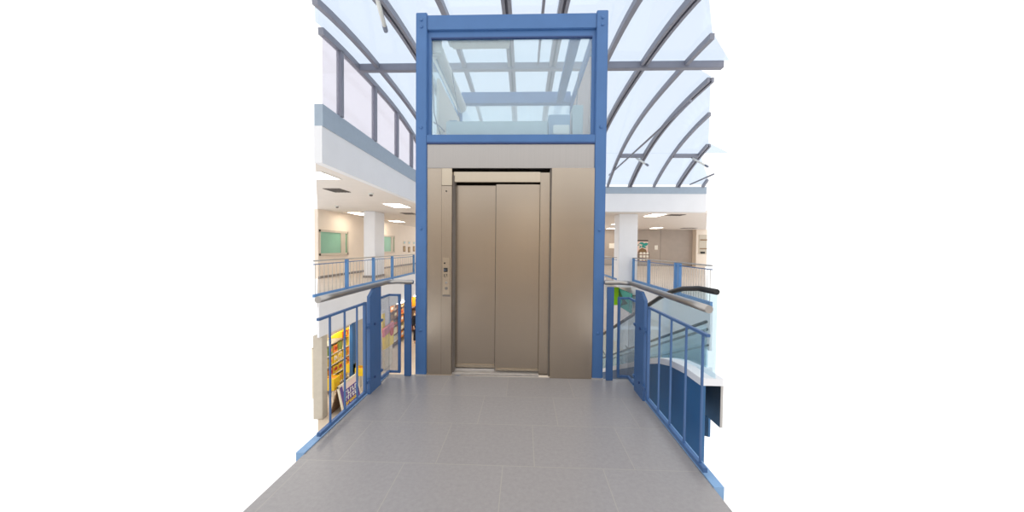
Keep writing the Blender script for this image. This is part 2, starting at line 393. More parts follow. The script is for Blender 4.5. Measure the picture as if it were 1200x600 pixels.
# ------------------------------------------------------------------ bridge railings
def bridge_railing(side, X, y0, endx0, endx1, capx, zh, bars, label):
    t = thing('bridge_railing', (X, 3.06, 0), label, 'railing', 'bridge railings beside the lift')
    s = side                                       # -1: shop side, +1: escalator side (outward direction in X)
    path = [(X, y0, zh)] + [(X, y0 + (3.43 - y0) * i / 6, zh) for i in range(1, 7)]
    for a in (20, 45, 70): path.append((X - s * .1 * (1 - math.cos(math.radians(a))), 3.43 + .1 * math.sin(math.radians(a)), zh))
    path += [(X - s * .1, 3.53, zh), (capx + s * .006, 3.53, zh), (capx, 3.53, zh)]
    MB().tube(path, [.0235] * (len(path) - 1) + [.017], 18).build('handrail', PIPE, t)
    # fin post: a plate along the railing with a chamfered head
    pf = MB().prism([(3.055, -.10), (3.30, -.10), (3.30, .968), (3.15, .968), (3.055, .90)], 0, X - .014, X + .014).build('fin_post', BLUE, t)
    for z in (.62, .12):
        for ya, yb in ((2.99, 3.075), (3.285, 3.33)): MB().box(X - .022, X + .022, ya, yb, z, z + .025, .003).build('fixing_lug', BLUE, pf)
        MB().tube([(X - s * .014, 3.15, z + .01), (X - s * .024, 3.15, z + .01)], .012, 10).build('bolt', GASKET, pf)
    MB().box(endx0, endx1, 3.515, 3.545, 0, .965, .003).build('end_post', BLUE, t)
    # barred infill
    zi = .862
    MB().box(X - .012, X + .012, y0, 2.998, zi - .018, zi, .002).build('infill_top_rail', BLUE, t)
    MB().box(X - .014, X + .014, y0, 2.998, .035, .062, .002).build('infill_bottom_rail', BLUE, t)
    MB().box(X - .013, X + .013, 2.97, 2.998, .035, zi, .002).build('infill_stile', BLUE, t)
    for y in bars:
        MB().box(X - .006, X + .006, y - .006, y + .006, .05, zi - .01).build('bar', BLUE, t)
    # glazed corner infill
    xi = endx1 + .035 if s < 0 else endx0 - .03
    ex = (endx0 - .055) if s < 0 else (endx1 + .055)
    MB().box(X - .012, X + .012, 3.33, 3.542, zi - .02, zi, .002).box(min(X, ex), max(X, ex), 3.518, 3.542, zi - .02, zi, .002).build('infill_top_rail', BLUE, t)
    MB().box(X - .012, X + .012, 3.33, 3.542, .03, .052, .002).box(min(X, ex), max(X, ex), 3.518, 3.542, .03, .052, .002).build('infill_bottom_rail', BLUE, t)
    MB().box(ex - .012, ex + .012, 3.516, 3.544, .03, zi, .002).build('infill_stile', BLUE, t)
    MB().box(X - .004, X + .004, 3.33, 3.534, .05, zi - .02).box(min(X, ex), max(X, ex), 3.526, 3.534, .05, zi - .02).build('glass_panel', RAILGL, t)
    return t
bridge_railing(-1, -1.41, 2.29, -1.243, -1.172, -1.150, .990, (2.435, 2.64, 2.84), 'blue barred bridge railing with round steel handrail on the shop side of the lift')
bridge_railing(1, 1.09, 2.03, .862, .930, .832, 1.010, (2.09, 2.30, 2.53, 2.745), 'blue barred bridge railing with round steel handrail on the escalator side of the lift')

# ------------------------------------------------------------------ unseen gallery behind the camera, added for the lift steel to reflect
struct(MB().box(-7, 7, -9, -2.4, -.35, 0), 'floor_rear', FLOOR, 'added unseen grey tiled gallery floor behind the bridge', 'floor')
struct(MB().box(-7, 7, -9.2, -9, 0, 2.85), 'wall_rear', CREAM, 'added unseen cream gallery wall behind the bridge', 'wall')
struct(MB().box(-7, 7, -9, -4.2, 2.85, 3.0), 'ceiling_rear', CEIL, 'added unseen pale gallery ceiling behind the bridge', 'ceiling')
struct(MB().box(-7, 7, -4.2, -3.9, 2.85, 3.6), 'trim_16', WHITE, 'added unseen white fascia beam behind the bridge', 'beam')

# ------------------------------------------------------------------ roof
def rz(y): return 5.25 - 1.40 * abs((y - 8.0) / 6.05) ** 2.6
def y_start(x):
    return max(4.9, (x / KR if x > 0 else x / KL) - .08)
YE = 14.05
roof = thing('roof', (0, YE, 3.85), 'curved glass barrel roof on grey steel ribs over the hall', 'roof', None, 'structure')
RX = [(-3.2, 1), (-2.2, 2), (-1.31, 1), (-.30, 2), (.27, 0), (.58, 2), (1.68, 1), (2.5, 2), (3.38, 1), (4.27, 2), (5.23, 1), (6.18, 2), (7.17, 1)]
def ypath(x, a, b, n=22, dz=0.): return [(x, a + (b - a) * i / n, rz(a + (b - a) * i / n) + dz) for i in range(n + 1)]
def rect(x0, x1, n0, n1): return [(x0, n0), (x1, n0), (x1, n1), (x0, n1)]
for x, k in RX:
    a = y_start(x)
    if k == 2:
        rb = MB(); pth = ypath(x, a, YE)
        rb.sweep(pth, rect(-.075, -.022, -.04, .07)); rb.sweep(pth, rect(.022, .075, -.04, .07))
        rb = rb.build('rib', RIB, roof)
        MB().sweep(pth, rect(-.022, .022, -.012, .06)).build('rib_joint', RIBD, rb)
    else:
        hw = .042 if k == 1 else .022
        MB().sweep(ypath(x, a, YE if k else 7.4), rect(-hw, hw, -.035 if k else .0, .07)).build('rib', RIB, roof)
MB().box(-3.6, 4.15, 7.38, 7.50, rz(7.45) - .08, rz(7.45) + .06, .005).build('purlin', RIB, roof)
MB().box(-3.6, 4.15, 7.40, 7.48, rz(7.45) + .06, rz(7.45) + .075).build('purlin_cap', GUTTER, roof)
for xa, xb in ((3.42, 4.20), (5.27, 6.11)):
    MB().box(xa, xb, 12.30, 12.42, rz(12.36) - .06, rz(12.36) + .06, .005).build('vent_frame', RIB, roof)
xs = [-3.65] + [x for x, k in RX if k]
for i in range(len(xs) - 1):
    a, b = xs[i], xs[i + 1]
    la, lb = y_start(a), y_start(b)
    for ya, yb in ((4.9, 7.44), (7.44, 12.36), (12.36, 14.05)):
        sa, sb = max(ya, la), max(ya, lb)
        if min(sa, sb) > yb - .1: continue
        sa, sb = min(sa, yb - .02), min(sb, yb - .02)
        p = MB(); n = 12; rows = []
        for k in range(n + 1):
            t_ = k / n; y1_, y2_ = sa + (yb - .01 - sa) * t_, sb + (yb - .01 - sb) * t_
            rows.append([p.bm.verts.new(c) for c in ((a, y1_, rz(y1_) + .085), (b, y2_, rz(y2_) + .085), (b, y2_, rz(y2_) + .097), (a, y1_, rz(y1_) + .097))])
        for k in range(n):
            for j in range(4): p.bm.faces.new((rows[k][j], rows[k][(j + 1) % 4], rows[k + 1][(j + 1) % 4], rows[k + 1][j]))
        p.bm.faces.new(rows[0][::-1]); p.bm.faces.new(rows[-1])
        p.build('pane', ROOFGL, roof)
for x, y0, z in ((3.38 + .02, 8.4, 4.40), (6.60, 12.2, 3.98)):
    MB().tube([(x, y0 - 1.2 if x < 4 else y0, z), (x, 13.9, z - .1 if x < 4 else z - .05)], .028, 10).build('tie_rod', RIB, roof)

def actuator(p, q, label):
    p, q = Vector(p), Vector(q); d = (q - p).normalized()
    t = thing('window_actuator', tuple(p), label, 'window opener', 'vent openers under the glass roof')
    MB().tube([p, p + (q - p) * .84], .035, 10).build('drive_rod', OFFW, t)
    MB().tube([p + (q - p) * .84, q - d * .01, q], [.038, .038, .030], 10).build('motor_end', GREYEND, t)
    MB().tube([p - d * .06, p], [.018, .02], 8).build('hinge_pin', GREYEND, t)
actuator((-2.15, 4.85, 5.02), (-2.36, 5.78, 4.99), 'long white vent opener with grey end under the near roof on the shop side')
actuator((3.98, 12.33, 4.56), (4.12, 11.6, 4.13), 'short white vent opener on the far roof slope nearest the lift frame')
actuator((5.92, 12.33, 4.56), (6.08, 11.6, 4.09), 'short white vent opener on the far roof slope at the picture edge')

# gable window on the shop side
GX = -3.65
gw = thing('window_1', (GX, 6, 3.91), 'row of tall frosted panes closing the roof end above the shop-side gallery', 'window', None, 'structure')
MB().sweep(ypath(GX, 6.06, YE), rect(-.05, .05, -.05, .07)).build('arched_frame', RIB, gw)
my = [6.06, 6.7, 8.25, 9.70, 10.97, 12.2, 13.3]
for i, y in list(enumerate(my))[1:]:
    MB().box(GX - .05, GX + .05, y - .048, y + .048, 3.91, rz(y) - .03).build('mullion', RIB, gw)
for i in range(len(my) - 1):
    a, b = my[i] + .05, my[i + 1] - .05
    pts = [(a, 3.92), (b, 3.92)] + [(b + (a - b) * k / 6, rz(b + (a - b) * k / 6) - .04) for k in range(7)]
    MB().prism(pts, 0, GX - .006, GX + .006).build('pane', GABGL, gw)

# ------------------------------------------------------------------ beams, ceilings, galleries
FZ = 2.855
struct(MB().box(GX - .15, GX, 6.08, YE, FZ, 3.52), 'trim_3', WHITE, 'white fascia beam under the frosted panes over the shop-side gallery', 'beam')
struct(MB().box(GX - .14, GX + .015, 6.08, YE, 3.52, 3.91), 'trim_4', GUTTER, 'grey gutter band above the white fascia on the shop side', 'gutter')
struct(MB().box(GX, 7.32, YE, YE + .35, FZ, 3.58), 'trim_5', WHITE, 'white fascia beam at the foot of the far roof slope', 'beam')
struct(MB().box(GX, 7.32, YE - .02, YE + .3, 3.58, 3.86), 'trim_6', GUTTER, 'grey gutter band at the foot of the far roof slope', 'gutter')
WX = -8.4
struct(slab(WX, GX - .15, 6.08, 27.6, FZ, FZ + .1), 'ceiling', CEIL, 'pale ceiling over the shop-side gallery', 'ceiling')
struct(slab(2.6, 15., YE + .35, 27.2, FZ, FZ + .1), 'ceiling_far', CEIL, 'pale ceiling over the far gallery', 'ceiling')
struct(MB().box(WX - .15, WX, 13.68, 27.6, 0, FZ), 'wall_left', CREAM, 'cream gallery wall with two green windows', 'wall')
struct(MB().box(WX, WX + .02, 13.68, 27.6, 0, .10), 'baseboard_left', SKIRT, 'grey skirting along the cream gallery wall', 'skirting')
struct(MB().box(6.2, 14.2, 27.2, 27.4, 0, FZ), 'wall_far', TAUPE, 'taupe panelled wall behind the far gallery', 'wall')
struct(MB().box(6.2, 14.2, 27.17, 27.2, 0, .10), 'baseboard_far', SKIRT, 'grey skirting along the taupe wall', 'skirting')
struct(MB().box(10.72, 10.75, 27.19, 27.2, .1, FZ).box(7.6, 7.63, 27.19, 27.2, .1, FZ), 'trim_7', SKIRT, 'narrow joints between the taupe wall panels', 'wall joint')
struct(slab(WX, -5.7, 8.8, 27.6, -.35, 0), 'floor_gallery', GFLOOR, 'pale floor of the shop-side gallery', 'floor')
struct(slab(4.75, 15., 8.6, 27.4, -.35, 0), 'floor_far', GFLOOR, 'pale floor of the far gallery', 'floor')
struct(slab(4.15, 4.75, 15.2, 27.4, -.35, 0), 'floor_far_edge', GFLOOR, 'pale floor strip beside the far column', 'floor')
struct(MB().box(-5.72, -5.66, 9.25, 21, -1.20, -.06), 'trim_8', WHITE, 'white fascia below the shop-side gallery railing', 'fascia')
struct(MB().box(4.70, 4.76, 8.7, 17.2, -1.20, -.10), 'trim_9', WHITE, 'white fascia below the escalator-side gallery railing', 'fascia')
struct(MB().box(4.10, 4.76, 17.2, 17.26, -1.20, -.10), 'trim_10', WHITE, 'white fascia end beside the far column', 'fascia')
struct(MB().box(-6.85, -6.36, 14.4, 15.4, 0, FZ, .02), 'column', WHITE, 'square white column on the shop-side gallery', 'column')
struct(MB().box(-6.87, -6.34, 14.38, 15.42, 0, .10), 'baseboard_column', SKIRT, 'grey skirting round the white gallery column', 'skirting')
struct(MB().box(4.14, 4.94, 15.0, 15.8, -.35, FZ, .02), 'column_far', WHITE, 'square white column beside the lift on the far side', 'column')
# cream bay at the end of the taupe wall
struct(MB().box(13.2, 14.0, 26.6, 27.2, 0, FZ), 'wall_right', CREAM, 'cream wall bay at the end of the taupe wall', 'wall')

# green windows
def green_window(y0, y1, n, label):
    t = thing('window_%d' % n, (WX, y0, .95), label, 'window', None, 'structure')
    z0, z1 = .95, 2.03
    MB().box(WX, WX + .06, y0, y0 + (.1 if n > 2 else .012), z0, z1).box(WX, WX + .06, y1 - .1, y1, z0, z1).box(WX, WX + .06, y0, y1, z0, z0 + .09).box(WX, WX + .06, y0, y1, z1 - .09, z1).build('window_frame', FRAMEW, t)
    MB().box(WX + .005, WX + .02, y0 + .01, y1 - .1, z0 + .09, z1 - .09).build('pane', GREENGL, t)
    MB().box(WX + .02, WX + .032, y1 - (y1 - y0) * .28, y1 - (y1 - y0) * .10, z0 + .09, z1 - .09).build('blind', FRAMEW, t)
green_window(13.76, 16.0, 2, 'larger green interior window on the cream gallery wall')
green_window(19.85, 21.85, 3, 'smaller green interior window beyond the gallery column')

# framed notices
k = 0
for row, (z0, z1) in enumerate(((1.50, 1.76), (.98, 1.38))):
    for j, y in enumerate((23.75, 24.75, 25.85)):
        t = thing('notice', (WX, y, z0), '%s notice, %s row on cream wall, %s past the smaller green window' %
                  (('small pale', 'larger brown')[row], ('upper', 'lower')[row], ('first', 'second', 'third')[j]), 'notice', 'notices on the cream wall')
        dz = .05 if (row and j == 1) else 0
        MB().box(WX, WX + .02, y - .22, y + .22, z0 - dz, z1 - dz, .003).build('backing', SHELFW if not row else BROWN, t)
        MB().box(WX + .02, WX + .026, y - .16, y + .16, z0 - dz + .06, z1 - dz - .06).build('printed_sheet', BOXGREY if not row else TAN, t)

# lamps
def lamp(x0, y0, z, label, lx=.6, ly=1.2):
    t = thing('ceiling_light', (x0 + lx / 2, y0 + ly / 2, z), label, 'ceiling light', 'ceiling light panels')
    MB().box(x0 - .03, x0 + lx + .03, y0 - .03, y0, z - .02, z).box(x0 - .03, x0 + lx + .03, y0 + ly, y0 + ly + .03, z - .02, z).box(x0 - .03, x0, y0, y0 + ly, z - .02, z).box(x0 + lx, x0 + lx + .03, y0, y0 + ly, z - .02, z).build('frame', LAMPW, t)
    MB().box(x0, x0 + lx, y0, y0 + ly, z - .012, z).build('diffuser', LIGHT, t)
for i_, (xx, yy) in enumerate(((-3.4, -5.6), (-.3, -5.6), (2.8, -5.6), (-.3, -7.9))):  # unseen panels added for ambient light and bright bands in the steel
    lamp(xx, yy, 2.85, 'added unseen light panel behind the bridge, %s' % ('shop side', 'middle near row', 'escalator side', 'middle rear row')[i_], 1.2, .6)
lamp(-4.62, 6.75, FZ, 'lit ceiling panel just inside the white fascia, nearest on the shop side', .52, .75)
lamp(-4.92, 11.75, FZ, 'lit ceiling panel over the shop-side gallery close to the lift post')
lamp(-7.85, 19.5, FZ, 'lit ceiling panel over the smaller green window')
lamp(-7.85, 14.9, FZ, 'lit ceiling panel half hidden by the shop-side column')
lamp(5.50, 14.8, FZ, 'large bright ceiling panel just behind the far fascia beam')
lamp(9.2, 24.3, FZ, 'lit ceiling panel in front of the taupe wall, away from the column')
lamp(5.45, 20.5, FZ, 'lit ceiling panel seen between lift post and far column, upper one')
lamp(6.3, 25.3, FZ, 'lit ceiling panel seen between lift post and far column, lower one')
def vent(x0, x1, y0, y1, label):
    t = thing('ceiling_vent', ((x0 + x1) / 2, y0, FZ), label, 'vent', 'grey ceiling vents')
    MB().box(x0, x1, y0, y1, FZ - .015, FZ, .003).build('vent_frame', VENT, t)
    b = MB(); n = 5
    for i in range(n):
        xx = x0 + (x1 - x0) * (i + .5) / n; b.box(xx - .012, xx + .012, y0 + .03, y1 - .03, FZ - .022, FZ - .014)
    b.build('louvre_blades', DARKGAP, t)
vent(-5.25, -4.8, 8.75, 9.35, 'grey ceiling vent beside the nearest shop-side light panel')
vent(-5.5, -4.95, 15.0, 15.7, 'grey ceiling vent past the shop-side column by the lift post')
vent(6.35, 7.0, 15.0, 15.6, 'grey ceiling vent beside the large bright far panel')
vent(11.3, 12.3, 24.6, 25.2, 'grey ceiling vent above the taupe wall near its end')
def detector(x, y, label):
    t = thing('smoke_detector', (x, y, FZ), label, 'smoke detector', 'smoke detectors on the gallery ceiling')
    MB().tube([(x, y, FZ), (x, y, FZ - .03)], .07, 16).build('base', OFFW, t)
    MB().tube([(x, y, FZ - .03), (x, y, FZ - .07), (x, y, FZ - .08)], [.045, .045, .03], 14).build('sensor_head', VENT, t)
detector(-4.35, 9.6, 'small smoke detector on the ceiling near the white fascia')
detector(-7.0, 12.6, 'small smoke detector on the ceiling above the larger green window')

# gallery railings
def gallery_railing(x, y0, y1, posts, label, step, endpost=None):
    t = thing('gallery_railing', (x, y0, 0), label, 'railing', 'blue gallery railings round the void')
    MB().tube([(x, y0, .945), (x, y1, .945)], .020, 10).build('handrail', PIPE, t)
    MB().box(x - .012, x + .012, y0, y1, .835, .86).build('infill_top_rail', BLUE, t)
    MB().box(x - .03, x + .03, y0, y1, -.10 if x > 4.5 else -.05, .03).build('base_rail', BLUE2, t)
    for p in posts: MB().box(x - .045, x + .045, p - .05, p + .05, -.08, .93, .004).build('post', BLUE2, t)
    y = y0 + .08; n = 0
    while y < y1 and n < 95:
        if all(abs(y - p) > .09 for p in posts):
            MB().box(x - .006, x + .006, y - .006, y + .006, .03, .84).build('bar', PIPE, t); n += 1
        y += step
    return t
gallery_railing(-5.69, 9.05, 17.6, (10.8, 12.75, 14.6, 17.5), 'blue railing along the shop-side gallery in front of the cream wall', .21)
gallery_railing(4.75, 8.75, 14.95, (10.55, 10.80, 13.1, 14.88), 'blue railing along the far gallery on the escalator side of the column', .14)
gallery_railing(4.15, 15.25, 18.6, (15.95, 18.4), 'short blue railing between the lift post and the far column', .16)

# far wall bits
t = thing('whiteboard', (7.1, 27.19, 1.3), 'pale board on the taupe wall between lift post and column', 'board')
MB().box(6.7, 7.3, 27.17, 27.2, 1.33, 1.78, .004).build('frame', FRAMEW, t)
MB().box(6.74, 7.26, 27.165, 27.172, 1.37, 1.74).build('writing_surface', PAPER, t)
tag(MB().box(10.28, 10.52, 27.16, 27.2, 1.28, 1.62, .003).build('notice', PAPER, None, (10.4, 27.18, 1.28)), 'single pale sheet on the taupe wall right of the green poster', 'notice')
t = thing('poster', (9.35, 27.18, .95), 'green leafy poster on the taupe wall beside the far column', 'poster')
MB().box(8.8, 9.75, 27.15, 27.199, .95, 2.0, .004).build('board', PALE, t)
MB().box(8.8, 9.75, 27.13, 27.15, 1.93, 2.02, .004).build('top_bar', DARKGAP, t)
lf_ = MB()
for i in range(16):
    a = random.uniform(0, 6.28); cx = random.uniform(9.0, 9.6); cz = random.uniform(1.45, 1.8); L = random.uniform(.12, .24)
    d = (math.cos(a) * L, math.sin(a) * L * .6); nn = (-d[1] * .4, d[0] * .4)
    lf_.prism([(cx - d[0], cz - d[1]), (cx + nn[0], cz + nn[1]), (cx + d[0], cz + d[1]), (cx - nn[0], cz - nn[1])], 1, 27.142 - i * .0006, 27.15)
lf_.build('leaf_print', TEAL, t)
MB().prism([(8.95, 1.0), (9.7, 1.0), (9.6, 1.28), (9.3, 1.42), (9.05, 1.25)], 1, 27.14, 27.15).build('earth_print', BROWN, t)
t = thing('brochure_stand', (9.25, 26.6, 0), 'low stand of white brochures below the green poster', 'brochure stand')
for xx in (8.85, 9.65): MB().box(xx - .02, xx + .02, 26.6, 26.64, 0, 1.12).build('leg', VENT, t)
for z in (.40, .64, .88): MB().box(8.85, 9.65, 26.52, 26.66, z, z + .03).build('shelf', WOOD, t)
for r_, z in enumerate((.43, .67, .91)):
    for j in range(3):
        xx = 8.93 + j * .25
        tag(MB().box(xx, xx + .17, 26.54, 26.57, z, z + .17, .004).build('brochure', PAPER, None, (xx, 26.55, z)),
            'white brochure on the %s shelf of the stand, %s from the column' % (('bottom', 'middle', 'top')[r_], ('first', 'second', 'third')[j]), 'brochure', 'brochures on the stand')
t = thing('notice_board', (13.7, 26.58, 1.0), 'tan notice board on the cream bay beside the taupe wall', 'notice board')
MB().box(13.38, 13.98, 26.56, 26.599, .98, 2.45, .004).build('backing', FRAMEW, t)
MB().box(13.46, 13.98, 26.53, 26.57, 2.02, 2.10).build('ledge', BROWN, t)
MB().box(13.46, 13.98, 26.53, 26.57, 1.36, 1.42).build('ledge', BROWN, t)
tag(MB().box(13.5, 13.82, 26.50, 26.56, 1.02, 1.16, .004).build('sign_plate', DARKGAP, None, (13.66, 26.53, 1.02)), 'small dark sign plate low on the tan notice board', 'sign')

# ------------------------------------------------------------------ lower storey
LZ = -3.6
struct(slab(-7.6, -2.2, 8.8, 21, LZ - .2, LZ), 'floor_lower', LFLOOR, 'pale tiled floor of the storey below, shop side', 'floor')
struct(slab(-2.2, 9., 4.6, 22, LZ - .2, LZ), 'floor_lower_far', LFLOOR, 'pale tiled floor of the storey below, escalator side', 'floor')
struct(MB().box(-7.2, 9.6, 22, 22.2, LZ, -.3), 'wall_lower', CREAM, 'cream wall of the storey below', 'wall')
struct(MB().box(4.95, 5.1, 9.6, 22, LZ, -.35), 'wall_lower_right', WHITE, 'white wall of the storey below under the escalator-side gallery', 'wall')
struct(MB().box(-7.45, -7.3, 12.2, 21, LZ, -.35), 'wall_shop', CREAM, 'cream rear wall inside the shops below', 'wall')
struct(slab(-7.45, -5.72, 9.1, 21, -1.25, -1.18), 'ceiling_shop', CEIL, 'pale ceiling inside the shops below', 'ceiling')
struct(MB().box(-5.95, -5.68, 9.42, 9.68, LZ, -1.2, .01), 'trim_11', BEIGE, 'beige shopfront pillar at the near end of the yellow shop', 'pillar')
struct(MB().box(-5.95, -5.68, 11.42, 12.25, LZ, -1.2, .01), 'trim_12', BEIGE, 'cream shopfront pillar between railing post and yellow shop', 'pillar')
struct(MB().box(-5.80, -5.68, 11.16, 11.36, LZ, -1.2, .01), 'trim_13', BLUED, 'slim dark blue shopfront post', 'post')
struct(MB().box(-6.0, -5.62, 13.35, 14.15, LZ, -1.2, .01), 'trim_14', WHITE, 'white shopfront pillar seen through the railing glass', 'pillar')
struct(MB().box(-5.8, -5.70, 14.22, 14.42, LZ, -1.2, .01), 'trim_15', BLUED, 'dark blue frame post of the brown shop', 'post')
# shop lamps
def shop_lamp(x, y, label): lamp(x, y, -1.255, label, .5, 1.0)
shop_lamp(-6.4, 10.6, 'lit ceiling panel inside the yellow shop below')
shop_lamp(-6.2, 12.3, 'lit ceiling panel inside the shop behind the cream pillar below')
shop_lamp(-6.1, 15.2, 'lit ceiling panel inside the brown shop below, nearer one')
shop_lamp(-6.1, 17.6, 'lit ceiling panel inside the brown shop below, farther one')

ORD = ('first', 'second', 'third', 'fourth', 'fifth', 'sixth', 'seventh', 'eighth', 'ninth', 'tenth', 'eleventh')
LEV = ('bottom', 'second', 'third', 'fourth', 'top')
def shelf_unit(name, label, cat, X, y0, y1, depth, levels, ztop, m):
    t = thing(name, (X, y0, LZ), label, cat)
    MB().box(X - depth, X, y0 - .03, y0, LZ, ztop).build('side_panel', m, t); MB().box(X - depth, X, y1, y1 + .03, LZ, ztop).build('side_panel', m, t)
    MB().box(X - depth - .02, X - depth, y0 - .03, y1 + .03, LZ, ztop).build('back_panel', m, t)
    for z in levels: MB().box(X - depth, X, y0, y1, z - .03, z).build('shelf', m, t)
    MB().box(X - depth, X, y0 - .03, y1 + .03, ztop - .03, ztop).build('top_panel', m, t)
    return t
def pack(X, y, z, wy, h, d, col, capcol, name, label, cat, group):
    t = thing(name, (X, y, z), label, cat, group)
    MB().box(X - d, X, y - wy / 2, y + wy / 2, z, z + h, .006).build('carton', col, t)
    MB().box(X - .002, X + .004, y - wy * .36, y + wy * .36, z + h * .35, z + h * .75).build('printed_label', capcol, t)

PK = [mat('pack_' + n, c, .5, var=.12, scale=20) for n, c in dict(cream=(244, 226, 176), yellow=(250, 214, 70), green=(150, 170, 84), red=(206, 70, 50), orange=(240, 150, 60), white=(242, 238, 226), lilac=(190, 160, 180), brown=(130, 96, 66), pale=(240, 214, 190)).items()]
PN = ('cream', 'yellow', 'green', 'red', 'orange', 'white', 'lilac', 'brown', 'pale pink')
sx = -6.45
lv = [-3.45, -3.05, -2.68, -2.32]
shelf_unit('magazine_shelf', 'pale shelf wall of bright magazines in the yellow shop below', 'shelf', sx, 10.75, 13.2, .34, lv, -1.95, SHELFW)
for r_, z in enumerate(lv):
    for j in range(8):
        c = random.choice([0, 0, 1, 1, 5, 8, 4, 2, 3, 0, 6]); c2 = random.choice([3, 1, 5, 4, 2])
        if r_ == 3 and j < 3: c = (2, 2, 4)[j]
        if r_ == 1: c = (1, 4, 1, 1, 0, 4, 1, 3)[j]; c2 = 3
        pack(sx - .02, 10.92 + j * .3, z, .25, random.uniform(.25, .31), .06, PK[c], PK[c2], 'magazine',
             '%s magazine, %s shelf of the pale shelf wall, %s from near end' % (PN[c], LEV[r_] if r_ < 3 else 'top', ORD[j]), 'magazine', 'magazines on the pale shelf wall')
t = thing('shop_sign', (-6.3, 12.1, -1.95), 'curved yellow sign with red LOTTO lettering over the magazine shelves', 'sign')
MB().prism([(10.95, -1.70), (11.4, -1.645), (12.0, -1.625), (12.6, -1.635), (13.0, -1.67), (13.04, -1.84), (12.75, -1.98), (12.4, -2.0), (12.0, -1.93), (11.4, -1.80)], 0, -6.42, -6.36).build('panel', YELLOW, t)
text('LOTTO', .30, RED, t, (-6.352, 12.25, -1.80), (math.pi / 2, 0, math.pi / 2), bold=.008)
# baskets on stands
def basket(x, y, z, label, h=.30, s=.15):
    t = thing('yellow_basket', (x, y, LZ), label, 'basket', 'yellow baskets on stands in the shop')
    b = MB(); b.prism([(x - s, y - s), (x + s, y - s), (x + s, y + s), (x - s, y + s)], 2, z, z + .02)
    for (xa, xb, ya, yb) in ((x - s - .02, x - s, y - s - .02, y + s + .02), (x + s, x + s + .02, y - s - .02, y + s + .02), (x - s, x + s, y - s - .02, y - s), (x - s, x + s, y + s, y + s + .02)):
        b.box(xa, xb, ya, yb, z, z + h)
    b.build('bin', YELLOW, t)
    MB().box(x - s, x + s, y - s, y + s, z + h * .5, z + h * .92, .03).build('contents', ORANGE, t)
    for dx in (-s + .02, s - .02):
        for dy in (-s + .02, s - .02): MB().box(x + dx - .012, x + dx + .012, y + dy - .012, y + dy + .012, LZ, z).build('leg', SHELFW, t)
basket(-5.85, 10.2, -3.03, 'yellow basket on a stand behind the purple pavement board', .36, .14)
basket(-5.85, 11.35, -2.90, 'yellow basket on a stand inside the shop by the slim blue post', .28)
basket(-5.45, 11.25, -2.98, 'yellow basket on a stand in front of the cream pillar', .26, .12)

# purple A-board
t = thing('pavement_board', (-5.3, 10.2, LZ), 'purple pavement board with white lettering standing before the yellow shop', 'sign board')
def AP(y, z, off=0.):     # point on the leaning face
    return (-5.20 - (z - LZ) * .215 + off, y, z)
MB().quad(AP(9.72, LZ + .03), AP(10.75, LZ + .03), AP(10.75, LZ + .80), AP(9.72, LZ + .80), .03, (-1, 0, -.2)).build('face_panel', PURPLE, t)
fr = MB()
for ya, yb, za, zb in ((9.68, 9.73, 0, .84), (10.74, 10.79, 0, .84), (9.68, 10.79, .79, .84)):
    fr.quad(AP(ya, LZ + za, .012), AP(yb, LZ + za, .012), AP(yb, LZ + zb, .012), AP(ya, LZ + zb, .012), .05, (-1, 0, -.2))
fr.build('frame', SHELFW, t)
MB().quad(AP(9.9, LZ + .62, .006), AP(10.74, LZ + .62, .006), AP(10.74, LZ + .79, .006), AP(9.9, LZ + .79, .006), .006, (-1, 0, -.2)).build('heading_strip', PALE, t)
MB().quad(AP(9.73, LZ + .03, .006), AP(10.74, LZ + .03, .006), AP(10.74, LZ + .12, .006), AP(9.73, LZ + .12, .006), .006, (-1, 0, -.2)).build('foot_strip', YELLOW, t)
random.seed(5)
def strokes(y0, y1, z0, z1, n, m, nm):
    b = MB(); w_ = (y1 - y0) / n
    for i in range(n):
        a = y0 + i * w_; k = random.choice((0, 1, 2))
        th = w_ * .26
        b.quad(AP(a, z0, .010), AP(a + th, z0, .010), AP(a + th + .03, z1, .010), AP(a + .03, z1, .010), .008, (-1, 0, -.2))
        if k != 1: b.quad(AP(a + th, z1 - .03, .010), AP(a + w_ * .75, z1 - .03, .010), AP(a + w_ * .75 + .01, z1, .010), AP(a + th, z1, .010), .008, (-1, 0, -.2))
        if k != 2: b.quad(AP(a + th, z0, .010), AP(a + w_ * .75, z0, .010), AP(a + w_ * .75, z0 + .03, .010), AP(a + th, z0 + .03, .010), .008, (-1, 0, -.2))
    b.build(nm, m, t)
strokes(9.95, 10.66, LZ + .46, LZ + .58, 5, PAPER, 'white_lettering')
strokes(9.90, 10.60, LZ + .32, LZ + .43, 5, PAPER, 'white_lettering')
strokes(9.90, 10.64, LZ + .21, LZ + .285, 7, YELLOW, 'yellow_lettering')
strokes(9.80, 9.98, LZ + .14, LZ + .2, 2, PAPER, 'white_lettering')
MB().quad((-5.40, 9.72, LZ + .8), (-5.40, 10.75, LZ + .8), (-5.62, 10.75, LZ), (-5.62, 9.72, LZ), .02, (-1, 0, .2)).build('rear_panel', BROWN, t)

